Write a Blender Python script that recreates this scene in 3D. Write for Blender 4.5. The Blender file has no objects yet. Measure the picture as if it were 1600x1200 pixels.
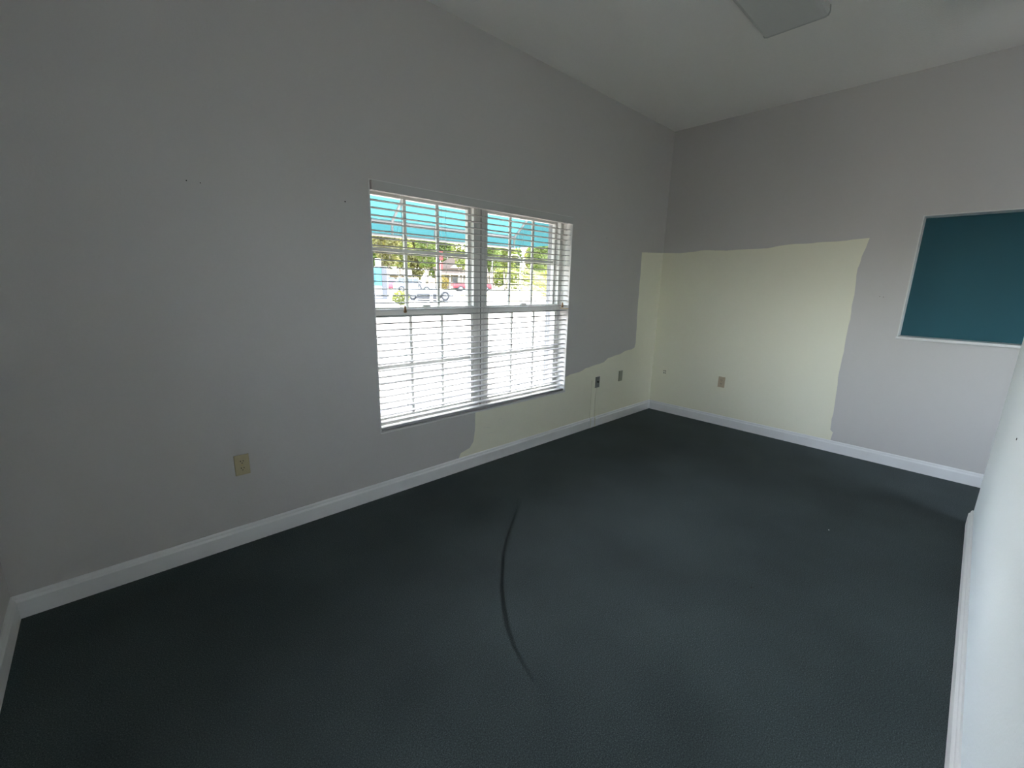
import bpy, bmesh, math, random
from mathutils import Vector, Matrix

random.seed(7)
scene = bpy.context.scene
COL = scene.collection

# ------------------------------------------------------------------ camera, sky, sun, exposure
cam_data = bpy.data.cameras.new('camera')
cam_data.sensor_width = 36.0
cam_data.lens = 15.1674
cam_data.clip_start = 0.02
cam_data.clip_end = 1000
cam = bpy.data.objects.new('camera', cam_data)
COL.objects.link(cam)
cam.matrix_world = Matrix((
    (0.73179976, 0.13713029, -0.66758101, -4.694),
    (-0.68117352, 0.17839026, -0.71005601, -2.554),
    (0.02171976, 0.97435733, 0.22395548, 1.425),
    (0, 0, 0, 1)))
scene.camera = cam

SUN_DIR = Vector((0.34, 0.42, 0.84)).normalized()      # towards the sun
SUN_STRENGTH = 7.8
SKY_STRENGTH = 1.3

world = bpy.data.worlds.new('sky')
scene.world = world
world.use_nodes = True
wn = world.node_tree
wn.nodes.clear()
sky = wn.nodes.new('ShaderNodeTexSky')
sky.sky_type = 'NISHITA'
sky.sun_disc = False
sky.dust_density = 3.0
sky.sun_elevation = math.asin(SUN_DIR.z)
sky.sun_rotation = math.atan2(SUN_DIR.x, SUN_DIR.y)
bg = wn.nodes.new('ShaderNodeBackground')
bg.inputs['Strength'].default_value = SKY_STRENGTH
wo = wn.nodes.new('ShaderNodeOutputWorld')
haze = wn.nodes.new('ShaderNodeHueSaturation')      # humid, whitish summer sky
haze.inputs['Saturation'].default_value = 0.5
wn.links.new(sky.outputs[0], haze.inputs['Color'])
wn.links.new(haze.outputs[0], bg.inputs[0])
wn.links.new(bg.outputs[0], wo.inputs[0])

sun_data = bpy.data.lights.new('sun', 'SUN')
sun_data.energy = SUN_STRENGTH
sun_data.color = (1.0, 0.95, 0.86)
sun_data.angle = math.radians(0.6)
sun = bpy.data.objects.new('sun', sun_data)
COL.objects.link(sun)
sun.location = (10, 12, 30)
sun.rotation_euler = SUN_DIR.to_track_quat('Z', 'Y').to_euler()

vs = scene.view_settings
vs.view_transform = 'Standard'
vs.look = 'None'
vs.exposure = 1.98
vs.gamma = 1.0
vs.use_curve_mapping = False
cy = scene.cycles
cy.max_bounces = 14
cy.diffuse_bounces = 9
cy.glossy_bounces = 4
cy.transmission_bounces = 8
cy.transparent_max_bounces = 24
cy.sample_clamp_indirect = 6.0
cy.caustics_reflective = False
cy.caustics_refractive = False
cy.use_denoising = True


# ------------------------------------------------------------------ materials
def mat(name, color, rough=0.6, metallic=0.0, spec=0.5, noise=None, bump=None, coat=0.0, sheen=0.0):
    """noise=(scale, amount, detail) varies the colour; bump=(scale, strength, distance)."""
    m = bpy.data.materials.new(name)
    m.use_nodes = True
    nt = m.node_tree
    b = nt.nodes['Principled BSDF']
    b.inputs['Base Color'].default_value = (*color, 1)
    b.inputs['Roughness'].default_value = rough
    b.inputs['Metallic'].default_value = metallic
    b.inputs['Specular IOR Level'].default_value = spec
    b.inputs['Coat Weight'].default_value = coat
    b.inputs['Sheen Weight'].default_value = sheen
    tc = nt.nodes.new('ShaderNodeTexCoord')
    if noise:
        n = nt.nodes.new('ShaderNodeTexNoise')
        n.inputs['Scale'].default_value = noise[0]
        n.inputs['Detail'].default_value = noise[2] if len(noise) > 2 else 3
        nt.links.new(tc.outputs['Object'], n.inputs['Vector'])
        r = nt.nodes.new('ShaderNodeValToRGB')
        a = noise[1]
        r.color_ramp.elements[0].position = 0.3
        r.color_ramp.elements[1].position = 0.7
        r.color_ramp.elements[0].color = (*[max(0, c * (1 - a)) for c in color], 1)
        r.color_ramp.elements[1].color = (*[min(1, c * (1 + a)) for c in color], 1)
        nt.links.new(n.outputs['Fac'], r.inputs['Fac'])
        nt.links.new(r.outputs['Color'], b.inputs['Base Color'])
    if bump:
        n2 = nt.nodes.new('ShaderNodeTexNoise')
        n2.inputs['Scale'].default_value = bump[0]
        n2.inputs['Detail'].default_value = 2
        nt.links.new(tc.outputs['Object'], n2.inputs['Vector'])
        bp = nt.nodes.new('ShaderNodeBump')
        bp.inputs['Strength'].default_value = bump[1]
        bp.inputs['Distance'].default_value = bump[2]
        nt.links.new(n2.outputs['Fac'], bp.inputs['Height'])
        nt.links.new(bp.outputs['Normal'], b.inputs['Normal'])
    return m


def mat_glass(name, tint=(1, 1, 1), gloss=1.0):
    m = bpy.data.materials.new(name)
    m.use_nodes = True
    nt = m.node_tree
    nt.nodes.clear()
    out = nt.nodes.new('ShaderNodeOutputMaterial')
    t = nt.nodes.new('ShaderNodeBsdfTransparent')
    t.inputs[0].default_value = (*tint, 1)
    g = nt.nodes.new('ShaderNodeBsdfGlossy')
    g.inputs['Roughness'].default_value = 0.02
    lw = nt.nodes.new('ShaderNodeLayerWeight')          # same from both faces of the pane
    lw.inputs['Blend'].default_value = 0.5
    pw = nt.nodes.new('ShaderNodeMath')
    pw.operation = 'POWER'
    pw.inputs[1].default_value = 5.0
    nt.links.new(lw.outputs['Facing'], pw.inputs[0])
    fr = nt.nodes.new('ShaderNodeMapRange')
    fr.inputs['To Min'].default_value = 0.025
    fr.inputs['To Max'].default_value = 0.9
    nt.links.new(pw.outputs[0], fr.inputs['Value'])
    mx = nt.nodes.new('ShaderNodeMixShader')
    nt.links.new(fr.outputs[0], mx.inputs[0])
    nt.links.new(t.outputs[0], mx.inputs[1])
    nt.links.new(g.outputs[0], mx.inputs[2])
    nt.links.new(mx.outputs[0], out.inputs[0])
    return m


def mat_translucent(name, color, trans, amount, rough=0.8, noise=None):
    m = mat(name, color, rough, noise=noise)
    nt = m.node_tree
    b = nt.nodes['Principled BSDF']
    out = nt.nodes['Material Output']
    t = nt.nodes.new('ShaderNodeBsdfTranslucent')
    t.inputs[0].default_value = (*trans, 1)
    mx = nt.nodes.new('ShaderNodeMixShader')
    mx.inputs[0].default_value = amount
    nt.links.new(b.outputs[0], mx.inputs[1])
    nt.links.new(t.outputs[0], mx.inputs[2])
    nt.links.new(mx.outputs[0], out.inputs[0])
    return m


def mat_carpet():
    m = bpy.data.materials.new('carpet')
    m.use_nodes = True
    nt = m.node_tree
    b = nt.nodes['Principled BSDF']
    b.inputs['Roughness'].default_value = 0.95
    b.inputs['Specular IOR Level'].default_value = 0.15
    b.inputs['Sheen Weight'].default_value = 0.03
    b.inputs['Sheen Roughness'].default_value = 0.5
    tc = nt.nodes.new('ShaderNodeTexCoord')
    fine = nt.nodes.new('ShaderNodeTexNoise')
    fine.inputs['Scale'].default_value = 250
    fine.inputs['Detail'].default_value = 6
    fine.inputs['Roughness'].default_value = 0.75
    nt.links.new(tc.outputs['Object'], fine.inputs['Vector'])
    r = nt.nodes.new('ShaderNodeValToRGB')
    e = r.color_ramp.elements
    e[0].position = 0.36
    e[0].color = (0.018, 0.026, 0.027, 1)
    e[1].position = 0.74
    e[1].color = (0.20, 0.245, 0.235, 1)
    mid = r.color_ramp.elements.new(0.55)
    mid.color = (0.060, 0.079, 0.079, 1)
    nt.links.new(fine.outputs['Fac'], r.inputs['Fac'])
    big = nt.nodes.new('ShaderNodeTexNoise')
    big.inputs['Scale'].default_value = 1.7
    big.inputs['Detail'].default_value = 3
    nt.links.new(tc.outputs['Object'], big.inputs['Vector'])
    mr = nt.nodes.new('ShaderNodeMapRange')
    mr.inputs['From Min'].default_value = 0.3
    mr.inputs['From Max'].default_value = 0.7
    mr.inputs['To Min'].default_value = 0.82
    mr.inputs['To Max'].default_value = 1.15
    nt.links.new(big.outputs['Fac'], mr.inputs['Value'])
    mul = nt.nodes.new('ShaderNodeVectorMath')
    mul.operation = 'SCALE'
    nt.links.new(r.outputs['Color'], mul.inputs[0])
    nt.links.new(mr.outputs['Result'], mul.inputs['Scale'])
    nt.links.new(mul.outputs[0], b.inputs['Base Color'])
    bp = nt.nodes.new('ShaderNodeBump')
    bp.inputs['Strength'].default_value = 0.15
    bp.inputs['Distance'].default_value = 0.003
    nt.links.new(fine.outputs['Fac'], bp.inputs['Height'])
    nt.links.new(bp.outputs['Normal'], b.inputs['Normal'])
    return m


def mat_crease():
    """crushed carpet pile: dark in the middle of the strip, fading out to its edges"""
    m = bpy.data.materials.new('crushed_pile')
    m.use_nodes = True
    nt = m.node_tree
    b = nt.nodes['Principled BSDF']
    b.inputs['Base Color'].default_value = (0.008, 0.011, 0.012, 1)
    b.inputs['Roughness'].default_value = 1
    b.inputs['Specular IOR Level'].default_value = 0.05
    at = nt.nodes.new('ShaderNodeAttribute')
    at.attribute_name = 'wear'
    nt.links.new(at.outputs['Fac'], b.inputs['Alpha'])
    return m


WALL_BUMP = (95, 0.22, 0.0022)
M = {}
M['grey_paint'] = mat('grey_lavender_paint', (0.59, 0.565, 0.535), 0.62, spec=0.35, bump=WALL_BUMP)
M['cream_paint'] = mat('cream_paint', (0.87, 0.845, 0.68), 0.6, spec=0.35, bump=WALL_BUMP)
M['pale_paint'] = mat('pale_blue_white_paint', (0.80, 0.86, 0.88), 0.55, spec=0.35, bump=WALL_BUMP)
M['ceiling'] = mat('ceiling_paint', (0.88, 0.855, 0.81), 0.85, spec=0.2, bump=(140, 0.5, 0.004))
M['trim'] = mat('white_trim_paint', (0.80, 0.795, 0.775), 0.4, noise=(6, 0.03))
M['carpet'] = mat_carpet()
M['crease'] = mat_crease()
M['vinyl'] = mat('white_vinyl', (0.62, 0.62, 0.59), 0.4)
M['jamb'] = mat('window_return_paint', (0.74, 0.73, 0.70), 0.5)
M['slat'] = mat('white_faux_wood', (0.38, 0.376, 0.36), 0.7, spec=0.05)
M['valance'] = mat('white_valance', (0.56, 0.555, 0.52), 0.6, spec=0.2)
M['cord'] = mat('white_cord', (0.72, 0.72, 0.70), 0.8)
M['tassel'] = mat('brown_tassel', (0.30, 0.17, 0.06), 0.45)
M['glass'] = mat_glass('pane_glass')
M['teal_panel'] = mat('teal_panel', (0.010, 0.085, 0.108), 0.5, noise=(400, 0.12), spec=0.4)
M['ivory'] = mat('ivory_plastic', (0.50, 0.43, 0.25), 0.4)
M['tan'] = mat('tan_plastic', (0.52, 0.42, 0.28), 0.4)
M['olive'] = mat('olive_grey_plastic', (0.34, 0.34, 0.24), 0.45)
M['darkplate'] = mat('grey_steel_plate', (0.22, 0.23, 0.21), 0.4, metallic=0.3)
M['hole'] = mat('dark_hole', (0.015, 0.014, 0.012), 0.9)
M['brass'] = mat('brass', (0.55, 0.42, 0.18), 0.35, metallic=0.8)
M['lens'] = mat('acrylic_lens', (0.60, 0.60, 0.575), 0.35)
M['fixture'] = mat('fixture_enamel', (0.50, 0.50, 0.48), 0.45)
# outside
M['concrete'] = mat('sunlit_concrete', (0.74, 0.71, 0.67), 0.9, noise=(0.35, 0.06, 4))
M['forecourt'] = mat('pale_forecourt', (0.13, 0.119, 0.107), 0.9, noise=(0.35, 0.06, 4))
M['brick_paving'] = mat('pink_paving', (0.1404, 0.1144, 0.0988), 0.9, noise=(3, 0.1))
M['asphalt'] = mat('pale_asphalt', (0.1352, 0.1326, 0.1274), 0.9, noise=(0.6, 0.06, 4))
M['grass'] = mat('dry_grass', (0.1144, 0.1144, 0.0286), 0.95, noise=(1.3, 0.3, 5))
M['mulch'] = mat('orange_mulch', (0.156, 0.0988, 0.039), 0.95, noise=(2.5, 0.25, 5))
M['facade'] = mat('white_stucco', (0.22, 0.22, 0.23), 0.85)
M['ledge'] = mat('grey_lavender_sill', (0.10, 0.10, 0.117), 0.8, noise=(25, 0.15))
M['awning'] = mat_translucent('teal_canvas', (0.006, 0.07, 0.082), (0.024, 0.082, 0.090), 0.4)
M['pipe'] = mat('white_pipe', (0.42, 0.41, 0.41), 0.45)
M['bark'] = mat('pale_bark', (0.2184, 0.1872, 0.156), 0.9, noise=(3, 0.2))
M['leaf1'] = mat_translucent('leaf_yellow_green', (0.13, 0.155, 0.03), (0.15, 0.17, 0.03), 0.35, noise=(0.8, 0.35))
M['leaf2'] = mat_translucent('leaf_mid_green', (0.095, 0.13, 0.03), (0.12, 0.16, 0.03), 0.35, noise=(0.8, 0.35))
M['leaf3'] = mat_translucent('leaf_olive', (0.13, 0.125, 0.04), (0.15, 0.14, 0.035), 0.35, noise=(0.8, 0.35))
M['palm_leaf'] = mat_translucent('palm_leaf', (0.15, 0.16, 0.05), (0.15, 0.16, 0.04), 0.3)
M['sign_teal'] = mat('sign_teal', (0.0312, 0.156, 0.1768), 0.5)
M['sign_dark_teal'] = mat('sign_dark_teal', (0.0104, 0.0988, 0.1144), 0.5)
M['sign_white'] = mat('sign_white', (0.286, 0.286, 0.286), 0.6)
M['sign_grey'] = mat('sign_grey', (0.0676, 0.0702, 0.0728), 0.7)
M['letter_grey'] = mat('letter_grey', (0.13, 0.13, 0.13), 0.7)
M['car_red'] = mat('red_car_paint', (0.1664, 0.0078, 0.0156), 0.3, coat=0.6)
M['car_silver'] = mat('silver_blue_car_paint', (0.156, 0.1768, 0.208), 0.3, coat=0.6)
M['car_white'] = mat('white_car_paint', (0.286, 0.286, 0.286), 0.35, coat=0.4)
M['car_pink'] = mat('faded_red_car_paint', (0.1768, 0.0364, 0.052), 0.35, coat=0.4)
M['car_dark'] = mat('dark_grey_car_paint', (0.0312, 0.0312, 0.0364), 0.35, coat=0.4)
M['car_glass'] = mat('dark_car_glass', (0.026, 0.0312, 0.0364), 0.1)
M['black_plastic'] = mat('black_plastic', (0.026, 0.026, 0.027), 0.6)
M['tyre'] = mat('tyre_rubber', (0.0208, 0.0208, 0.0218), 0.8)
M['hub'] = mat('wheel_alloy', (0.208, 0.208, 0.2132), 0.4, metallic=0.5)
M['house_wall'] = mat('pink_tan_stucco', (0.1768, 0.1352, 0.1092), 0.9)
M['house_white'] = mat('house_white_trim', (0.26, 0.2444, 0.2236), 0.8)
M['house_roof'] = mat('brown_shingle', (0.104, 0.078, 0.0676), 0.9)
M['dark_roof'] = mat('dark_grey_roof', (0.0468, 0.0468, 0.0494), 0.9)
M['red_letter'] = mat('red_letter', (0.286, 0.0104, 0.0104), 0.5)
M['lamp_white'] = mat('white_lamp_post', (0.26, 0.2548, 0.2444), 0.5)
M['yellow_leaf'] = mat_translucent('yellow_leaf', (0.1664, 0.1248, 0.0156), (0.156, 0.1248, 0.0156), 0.3)


# ------------------------------------------------------------------ mesh helpers
class MB:
    def __init__(self):
        self.v, self.f = [], []

    def add(self, vs_, fs):
        o = len(self.v)
        self.v += [tuple(p) for p in vs_]
        self.f += [tuple(i + o for i in q) for q in fs]
        return self

    def box(self, x0, x1, y0, y1, z0, z1):
        vs_ = [(x0, y0, z0), (x1, y0, z0), (x1, y1, z0), (x0, y1, z0),
               (x0, y0, z1), (x1, y0, z1), (x1, y1, z1), (x0, y1, z1)]
        return self.add(vs_, [(0, 3, 2, 1), (4, 5, 6, 7), (0, 1, 5, 4), (1, 2, 6, 5), (2, 3, 7, 6), (3, 0, 4, 7)])

    def prism(self, pts, axis, a, b):
        """polygon pts (2D) extruded along axis 'x','y','z' from a to b"""
        n = len(pts)

        def mk(p, t):
            return {'x': (t, p[0], p[1]), 'y': (p[0], t, p[1]), 'z': (p[0], p[1], t)}[axis]
        vs_ = [mk(p, a) for p in pts] + [mk(p, b) for p in pts]
        fs = [tuple(range(n)), tuple(range(2 * n - 1, n - 1, -1))]
        fs += [(i, (i + 1) % n, n + (i + 1) % n, n + i) for i in range(n)]
        return self.add(vs_, fs)

    def tube(self, pts, rad, n=6):
        pts = [Vector(p) for p in pts]
        if not isinstance(rad, (list, tuple)):
            rad = [rad] * len(pts)
        rings = []
        for i, p in enumerate(pts):
            t = (pts[min(i + 1, len(pts) - 1)] - pts[max(i - 1, 0)]).normalized()
            u = t.cross(Vector((0, 0, 1)))
            if u.length < 1e-3:
                u = t.cross(Vector((1, 0, 0)))
            u.normalize()
            w = t.cross(u)
            rings.append([p + (u * math.cos(2 * math.pi * k / n) + w * math.sin(2 * math.pi * k / n)) * rad[i] for k in range(n)])
        vs_ = [q for r in rings for q in r]
        fs = []
        for i in range(len(rings) - 1):
            for k in range(n):
                fs.append((i * n + k, i * n + (k + 1) % n, (i + 1) * n + (k + 1) % n, (i + 1) * n + k))
        fs += [tuple(range(n))[::-1], tuple(range((len(rings) - 1) * n, len(rings) * n))]
        return self.add(vs_, fs)

    def cyl(self, c, axis, r, h, n=20):
        d = {'x': Vector((1, 0, 0)), 'y': Vector((0, 1, 0)), 'z': Vector((0, 0, 1))}[axis] * (h / 2)
        c = Vector(c)
        return self.tube([c - d, c + d], r, n)

    def mesh(self, name, smooth=False):
        me = bpy.data.meshes.new(name)
        me.from_pydata(self.v, [], self.f)
        bm = bmesh.new()
        bm.from_mesh(me)
        bmesh.ops.recalc_face_normals(bm, faces=bm.faces)
        bm.to_mesh(me)
        bm.free()
        if smooth:
            for p in me.polygons:
                p.use_smooth = True
        return me

    def build(self, name, m, parent=None, smooth=False, bevel=0.0, seg=2):
        me = self.mesh(name, smooth)
        me.materials.append(m)
        o = bpy.data.objects.new(name, me)
        COL.objects.link(o)
        if parent:
            o.parent = parent
        if bevel:
            b = o.modifiers.new('bevel', 'BEVEL')
            b.width = bevel
            b.segments = seg
            b.limit_method = 'ANGLE'
        return o


def empty(name, loc=(0, 0, 0), rz=0.0):
    o = bpy.data.objects.new(name, None)
    o.empty_display_size = 0.1
    COL.objects.link(o)
    o.location = loc
    o.rotation_euler = (0, 0, rz)
    return o


def tag(o, label, cat, group=None, kind=None):
    o['label'] = label
    if cat:
        o['category'] = cat
    if group:
        o['group'] = group
    if kind:
        o['kind'] = kind
    return o


def struct(o, label, cat):
    o['kind'] = 'structure'
    o['label'] = label
    o['category'] = cat
    return o


def share(src, name, parent, loc=(0, 0, 0), rz=0.0):
    o = src.copy()
    o.name = name
    COL.objects.link(o)
    o.parent = parent
    o.location = loc
    o.rotation_euler = (0, 0, rz)
    return o


# ------------------------------------------------------------------ room dimensions (metres)
# far corner of the room at the origin; window wall along -x at y = 0; far wall along -y at x = 0
XL = -5.148          # wall behind the camera on the left
YP = -2.748          # partition face on the right
XP = -0.87           # free end of the partition
H = 3.048            # ceiling height
WX0, WX1, WZ0, WZ1 = -3.472, -1.605, 0.450, 2.008       # window opening
T = 0.255            # outside wall thickness
Y2 = -5.2            # end of the room beyond the partition
X2 = -3.6            # side of the room beyond the partition
TY0, TY1, TZ0, TZ1 = -3.45, -2.125, 1.080, 2.012        # recessed teal window

# ------------------------------------------------------------------ setting: shell
fl = MB().box(XL - 0.12, T, Y2 - 0.12, T, -0.12, 0.0).build('floor', M['carpet'])
struct(fl, 'dark charcoal green carpet covering the whole floor', 'floor')
ce = MB().box(XL - 0.3, T + 0.3, Y2 - 0.4, T + 0.3, H, H + 0.3).build('ceiling', M['ceiling'])
struct(ce, 'flat off white textured ceiling', 'ceiling')

wl = MB()
wl.box(XL - 0.12, WX0, 0, T, 0, H).box(WX1, T, 0, T, 0, H).box(WX0, WX1, 0, T, 0, WZ0).box(WX0, WX1, 0, T, WZ1, H)
wl = wl.build('wall_left', M['grey_paint'])
struct(wl, 'long grey lavender painted wall with the blind covered window', 'wall')

wb = MB()
wb.box(0, T, Y2 - 0.12, TY0, 0, H).box(0, T, TY1, 0, 0, H).box(0, T, TY0, TY1, 0, TZ0).box(0, T, TY0, TY1, TZ1, H)
wb = wb.build('wall_back', M['grey_paint'])
struct(wb, 'far grey painted wall with a large cream unpainted patch', 'wall')

wr = MB().box(XL, XP, YP - 0.12, YP, 0, H).build('wall_right', M['pale_paint'])
struct(wr, 'pale bluish white partition wall with a free end at the right edge', 'wall')
DY0, DY1, DZ0, DZ1 = -2.66, -2.16, 1.25, 2.35        # unseen window added behind the camera to let in more daylight
wf = MB().box(XL - 0.12, XL, YP - 0.12, DY0, 0, H).box(XL - 0.12, XL, DY1, 0, 0, H).box(XL - 0.12, XL, DY0, DY1, DZ1, H).box(XL - 0.12, XL, DY0, DY1, 0, DZ0)
wf = wf.build('wall_front', M['grey_paint'])
struct(wf, 'grey wall at the far left edge beside the camera', 'wall')
dr = empty('added_window_behind', (XL - 0.06, 0, 0))
struct(dr, 'narrow white framed window added unseen behind the camera for extra daylight', 'window')
for a, b in ((DY0, DY0 + .04), (DY1 - .04, DY1)):
    MB().box(-0.03, 0.03, a, b, DZ0 + .05, DZ1 - .05).build('stile', M['trim'], dr, bevel=.003)
for a, b in ((DZ0, DZ0 + .05), (DZ1 - .05, DZ1)):
    MB().box(-0.03, 0.03, DY0, DY1, a, b).build('rail', M['trim'], dr, bevel=.003)
MB().box(-0.003, 0.003, DY0 + .04, DY1 - .04, DZ0 + .05, DZ1 - .05).build('pane', M['glass'], dr)
# room beyond the partition
w2 = MB().box(X2 - 0.12, X2, Y2, YP - 0.12, 0, H).build('wall_side', M['pale_paint'])
struct(w2, 'pale side wall of the space beyond the partition', 'wall')
w3 = MB()
W3X0, W3X1, W3Z0, W3Z1 = -2.7, -1.1, 0.9, 2.1
w3.box(X2 - 0.12, W3X0, Y2 - 0.12, Y2, 0, H).box(W3X1, 0, Y2 - 0.12, Y2, 0, H)
w3.box(W3X0, W3X1, Y2 - 0.12, Y2, 0, W3Z0).box(W3X0, W3X1, Y2 - 0.12, Y2, W3Z1, H)
w3 = w3.build('wall_end', M['pale_paint'])
struct(w3, 'pale end wall of the space beyond the partition with an added window', 'wall')
win3 = empty('added_window_beyond', (0, Y2 - 0.06, 0))  # added opening out of view, brings extra daylight past the partition
struct(win3, 'wide window added unseen beyond the partition for extra daylight', 'window')
MB().box(W3X0, W3X1, -0.003, 0.003, W3Z0, W3Z1).build('pane', M['glass'], win3)
fr3 = MB()
for a, b, c, d in ((W3X0, W3X0 + .05, W3Z0, W3Z1), (W3X1 - .05, W3X1, W3Z0, W3Z1), (W3X0, W3X1, W3Z0, W3Z0 + .05),
                   (W3X0, W3X1, W3Z1 - .05, W3Z1), ((W3X0 + W3X1) / 2 - .03, (W3X0 + W3X1) / 2 + .03, W3Z0, W3Z1)):
    fr3.box(a, b, -0.03, 0.03, c, d)
fr3.build('window_frame', M['vinyl'], win3)


# cream paint: a thin coat with a ragged brush edge, left where furniture stood
def ragged(pts, amp, step=0.03, seed=1, fixed=()):
    rnd = random.Random(seed)
    out = []
    n = len(pts)
    for i in range(n):
        a, b = Vector(pts[i]), Vector(pts[(i + 1) % n])
        out.append(tuple(a))
        if i in fixed:
            continue
        L = (b - a).length
        k = max(1, int(L / step))
        nrm = Vector((-(b - a).y, (b - a).x)).normalized() if L else Vector((0, 0))
        off = 0
        for j in range(1, k):
            off = off * 0.6 + rnd.uniform(-amp, amp)
            p = a + (b - a) * (j / k) + nrm * off
            out.append(tuple(p))
    return out


left_poly = [(-2.90, 0.0), (-2.822, 0.143), (-2.735, 0.165), (-2.700, 0.207), (-2.684, 0.30), (-2.680, 0.45),
             (WX1 + 0.001, 0.45), (WX1 + 0.001, 0.588), (-1.544, 0.604), (-1.40, 0.612), (-1.30, 0.640), (-1.146, 0.655),
             (-1.0, 0.668), (-0.93, 0.705), (-0.70, 0.728), (-0.62, 0.752), (-0.50, 0.758), (-0.435, 0.772), (-0.418, 0.83),
             (-0.437, 1.2), (-0.447, 1.79), (0.0, 1.812), (0.0, 0.0)]
p = MB().prism(ragged(left_poly, 0.0035, 0.05, 3, fixed=(5, 6, 20, 21, 22)), 'y', -0.0006, 0.0002)
p.build('paint_patch', M['cream_paint'], wl)['label'] = 'cream paint patch on the grey window wall'
back_poly = [(0.0, 0.0), (0.0, 1.812), (-0.25, 1.806), (-0.46, 1.823), (-0.75, 1.812), (-1.07, 1.816), (-1.25, 1.842), (-1.522, 1.850),
             (-1.66, 1.852), (-1.823, 1.866), (-1.795, 1.72), (-1.783, 1.62), (-1.792, 1.46), (-1.800, 1.20), (-1.797, 0.97), (-1.800, 0.626),
             (-1.806, 0.30), (-1.812, 0.20), (-1.834, 0.18), (-1.826, 0.09), (-1.826, 0.0)]
p = MB().prism(ragged(back_poly, 0.0035, 0.05, 5, fixed=(0, 19, 20)), 'x', -0.0006, 0.0002)
p.build('paint_patch', M['cream_paint'], wb)['label'] = 'large cream paint patch on the far wall'


# baseboards with a moulded top
def bb_profile(h=0.105, t=0.016):
    return [(0, 0), (t, 0), (t, h * 0.74), (t * 0.8, h * 0.80), (t * 0.62, h * 0.84), (t * 0.55, h * 0.93), (t * 0.30, h), (0, h)]


prof = bb_profile()
b = MB().prism([(-a, z) for a, z in prof], 'x', XL, 0.0).build('baseboard_left', M['trim'])
struct(b, 'white baseboard running under the window wall', 'baseboard')
b = MB().prism([(-a, z) for a, z in prof], 'y', Y2, 0.0).build('baseboard_back', M['trim'])
struct(b, 'white baseboard along the far wall', 'baseboard')
b = MB().prism([(YP + a * 1.2, z) for a, z in prof], 'x', XL, XP + 0.002).build('baseboard_right', M['trim'])
struct(b, 'white baseboard along the partition ending short at its free end', 'baseboard')
b = MB().prism([(XL + a, z) for a, z in prof], 'y', YP + .02, 0.0).build('baseboard_front', M['trim'])
struct(b, 'short white baseboard turning the corner at the far left', 'baseboard')

# small marks on the walls
hole = MB().cyl((0, 0, 0), 'y', 0.0026, 0.002, 8).build('nail_hole', M['hole'], wl)
hole.location = (-4.343, -0.0008, 1.853)
for x, z, s in ((-4.291, 1.851, .8), (-3.617, 1.862, 1.35), (-1.095, 1.879, 0.9)):
    o = share(hole, 'nail_hole', wl, (x, -0.0008, z))
    o.scale = (s, 1, s)
for y, z in ((-1.988, 1.394), (-1.965, 1.396)):
    o = share(hole, 'nail_hole', wb, (-0.0008, y, z), math.pi / 2)
o = share(hole, 'wall_scratch', wr, (-2.037, YP + 0.0008, 0.855))
o.scale = (0.5, 1, 2.0)
sc_ = MB()
for x0, z0, x1, z1 in ((-2.60, 0.30, -2.52, 0.285), (-2.44, 0.33, -2.40, 0.338), (-2.55, 0.235, -2.47, 0.24)):
    sc_.tube([(x0, -0.0008, z0), ((x0 + x1) / 2, -0.0009, (z0 + z1) / 2 + .006), (x1, -0.0008, z1)], 0.0009, 4)
sc_.build('wall_scratch', mat('scuff', (0.66, 0.64, 0.52), 0.8), wl)

# crease pressed into the carpet
arc = [(-2.80, -0.62), (-2.9, -0.721), (-3.03, -0.815), (-3.172, -0.921), (-3.29, -1.02), (-3.383, -1.119), (-3.478, -1.22), (-3.558, -1.324),
       (-3.62, -1.415), (-3.669, -1.51), (-3.705, -1.605), (-3.731, -1.702), (-3.751, -1.798)]
wid = [k * .7 for k in (0.004, .008, .010, .012, .014, .016, .018, .018, .018, .016, .014, .012, .008)]
wear = [k * .48 for k in (0, .30, .45, .55, .65, .75, .8, .8, .75, .5, .25, .1, 0)]
vsx, fsx, at = [], [], []
for i, (x, y) in enumerate(arc):
    a = Vector(arc[max(0, i - 1)])
    c = Vector(arc[min(len(arc) - 1, i + 1)])
    n = Vector((-(c - a).y, (c - a).x)).normalized()
    for k, s in enumerate((-1, -.45, .45, 1)):
        vsx.append((x + n.x * wid[i] * s, y + n.y * wid[i] * s, 0.0012 - 0.0008 * (1 - abs(s))))
        at.append(0.0 if abs(s) == 1 else wear[i])
    if i:
        for k in range(3):
            q = (i - 1) * 4 + k
            fsx.append((q, q + 1, q + 5, q + 4))
me = bpy.data.meshes.new('carpet_crease')
me.from_pydata(vsx, [], fsx)
a_ = me.attributes.new('wear', 'FLOAT', 'POINT')
for i, v_ in enumerate(at):
    a_.data[i].value = v_
me.materials.append(M['crease'])
o = bpy.data.objects.new('carpet_crease', me)
COL.objects.link(o)
o.parent = fl
o['label'] = 'dark curved crease pressed into the carpet'
lint = MB().tube([(0, 0, 0.001), (0.006, 0.003, 0.003), (0.012, 0.001, 0.001)], 0.0018, 5).build('lint', M['hole'], fl)
lint.location = (-2.56, -2.03, 0)
lint2 = MB().tube([(0, 0, 0.001), (0.004, 0.003, 0.003), (0.007, 0.001, 0.001)], 0.0018, 5).build('lint', M['trim'], fl)
lint2.location = (-1.63, -2.16, 0)

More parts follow.
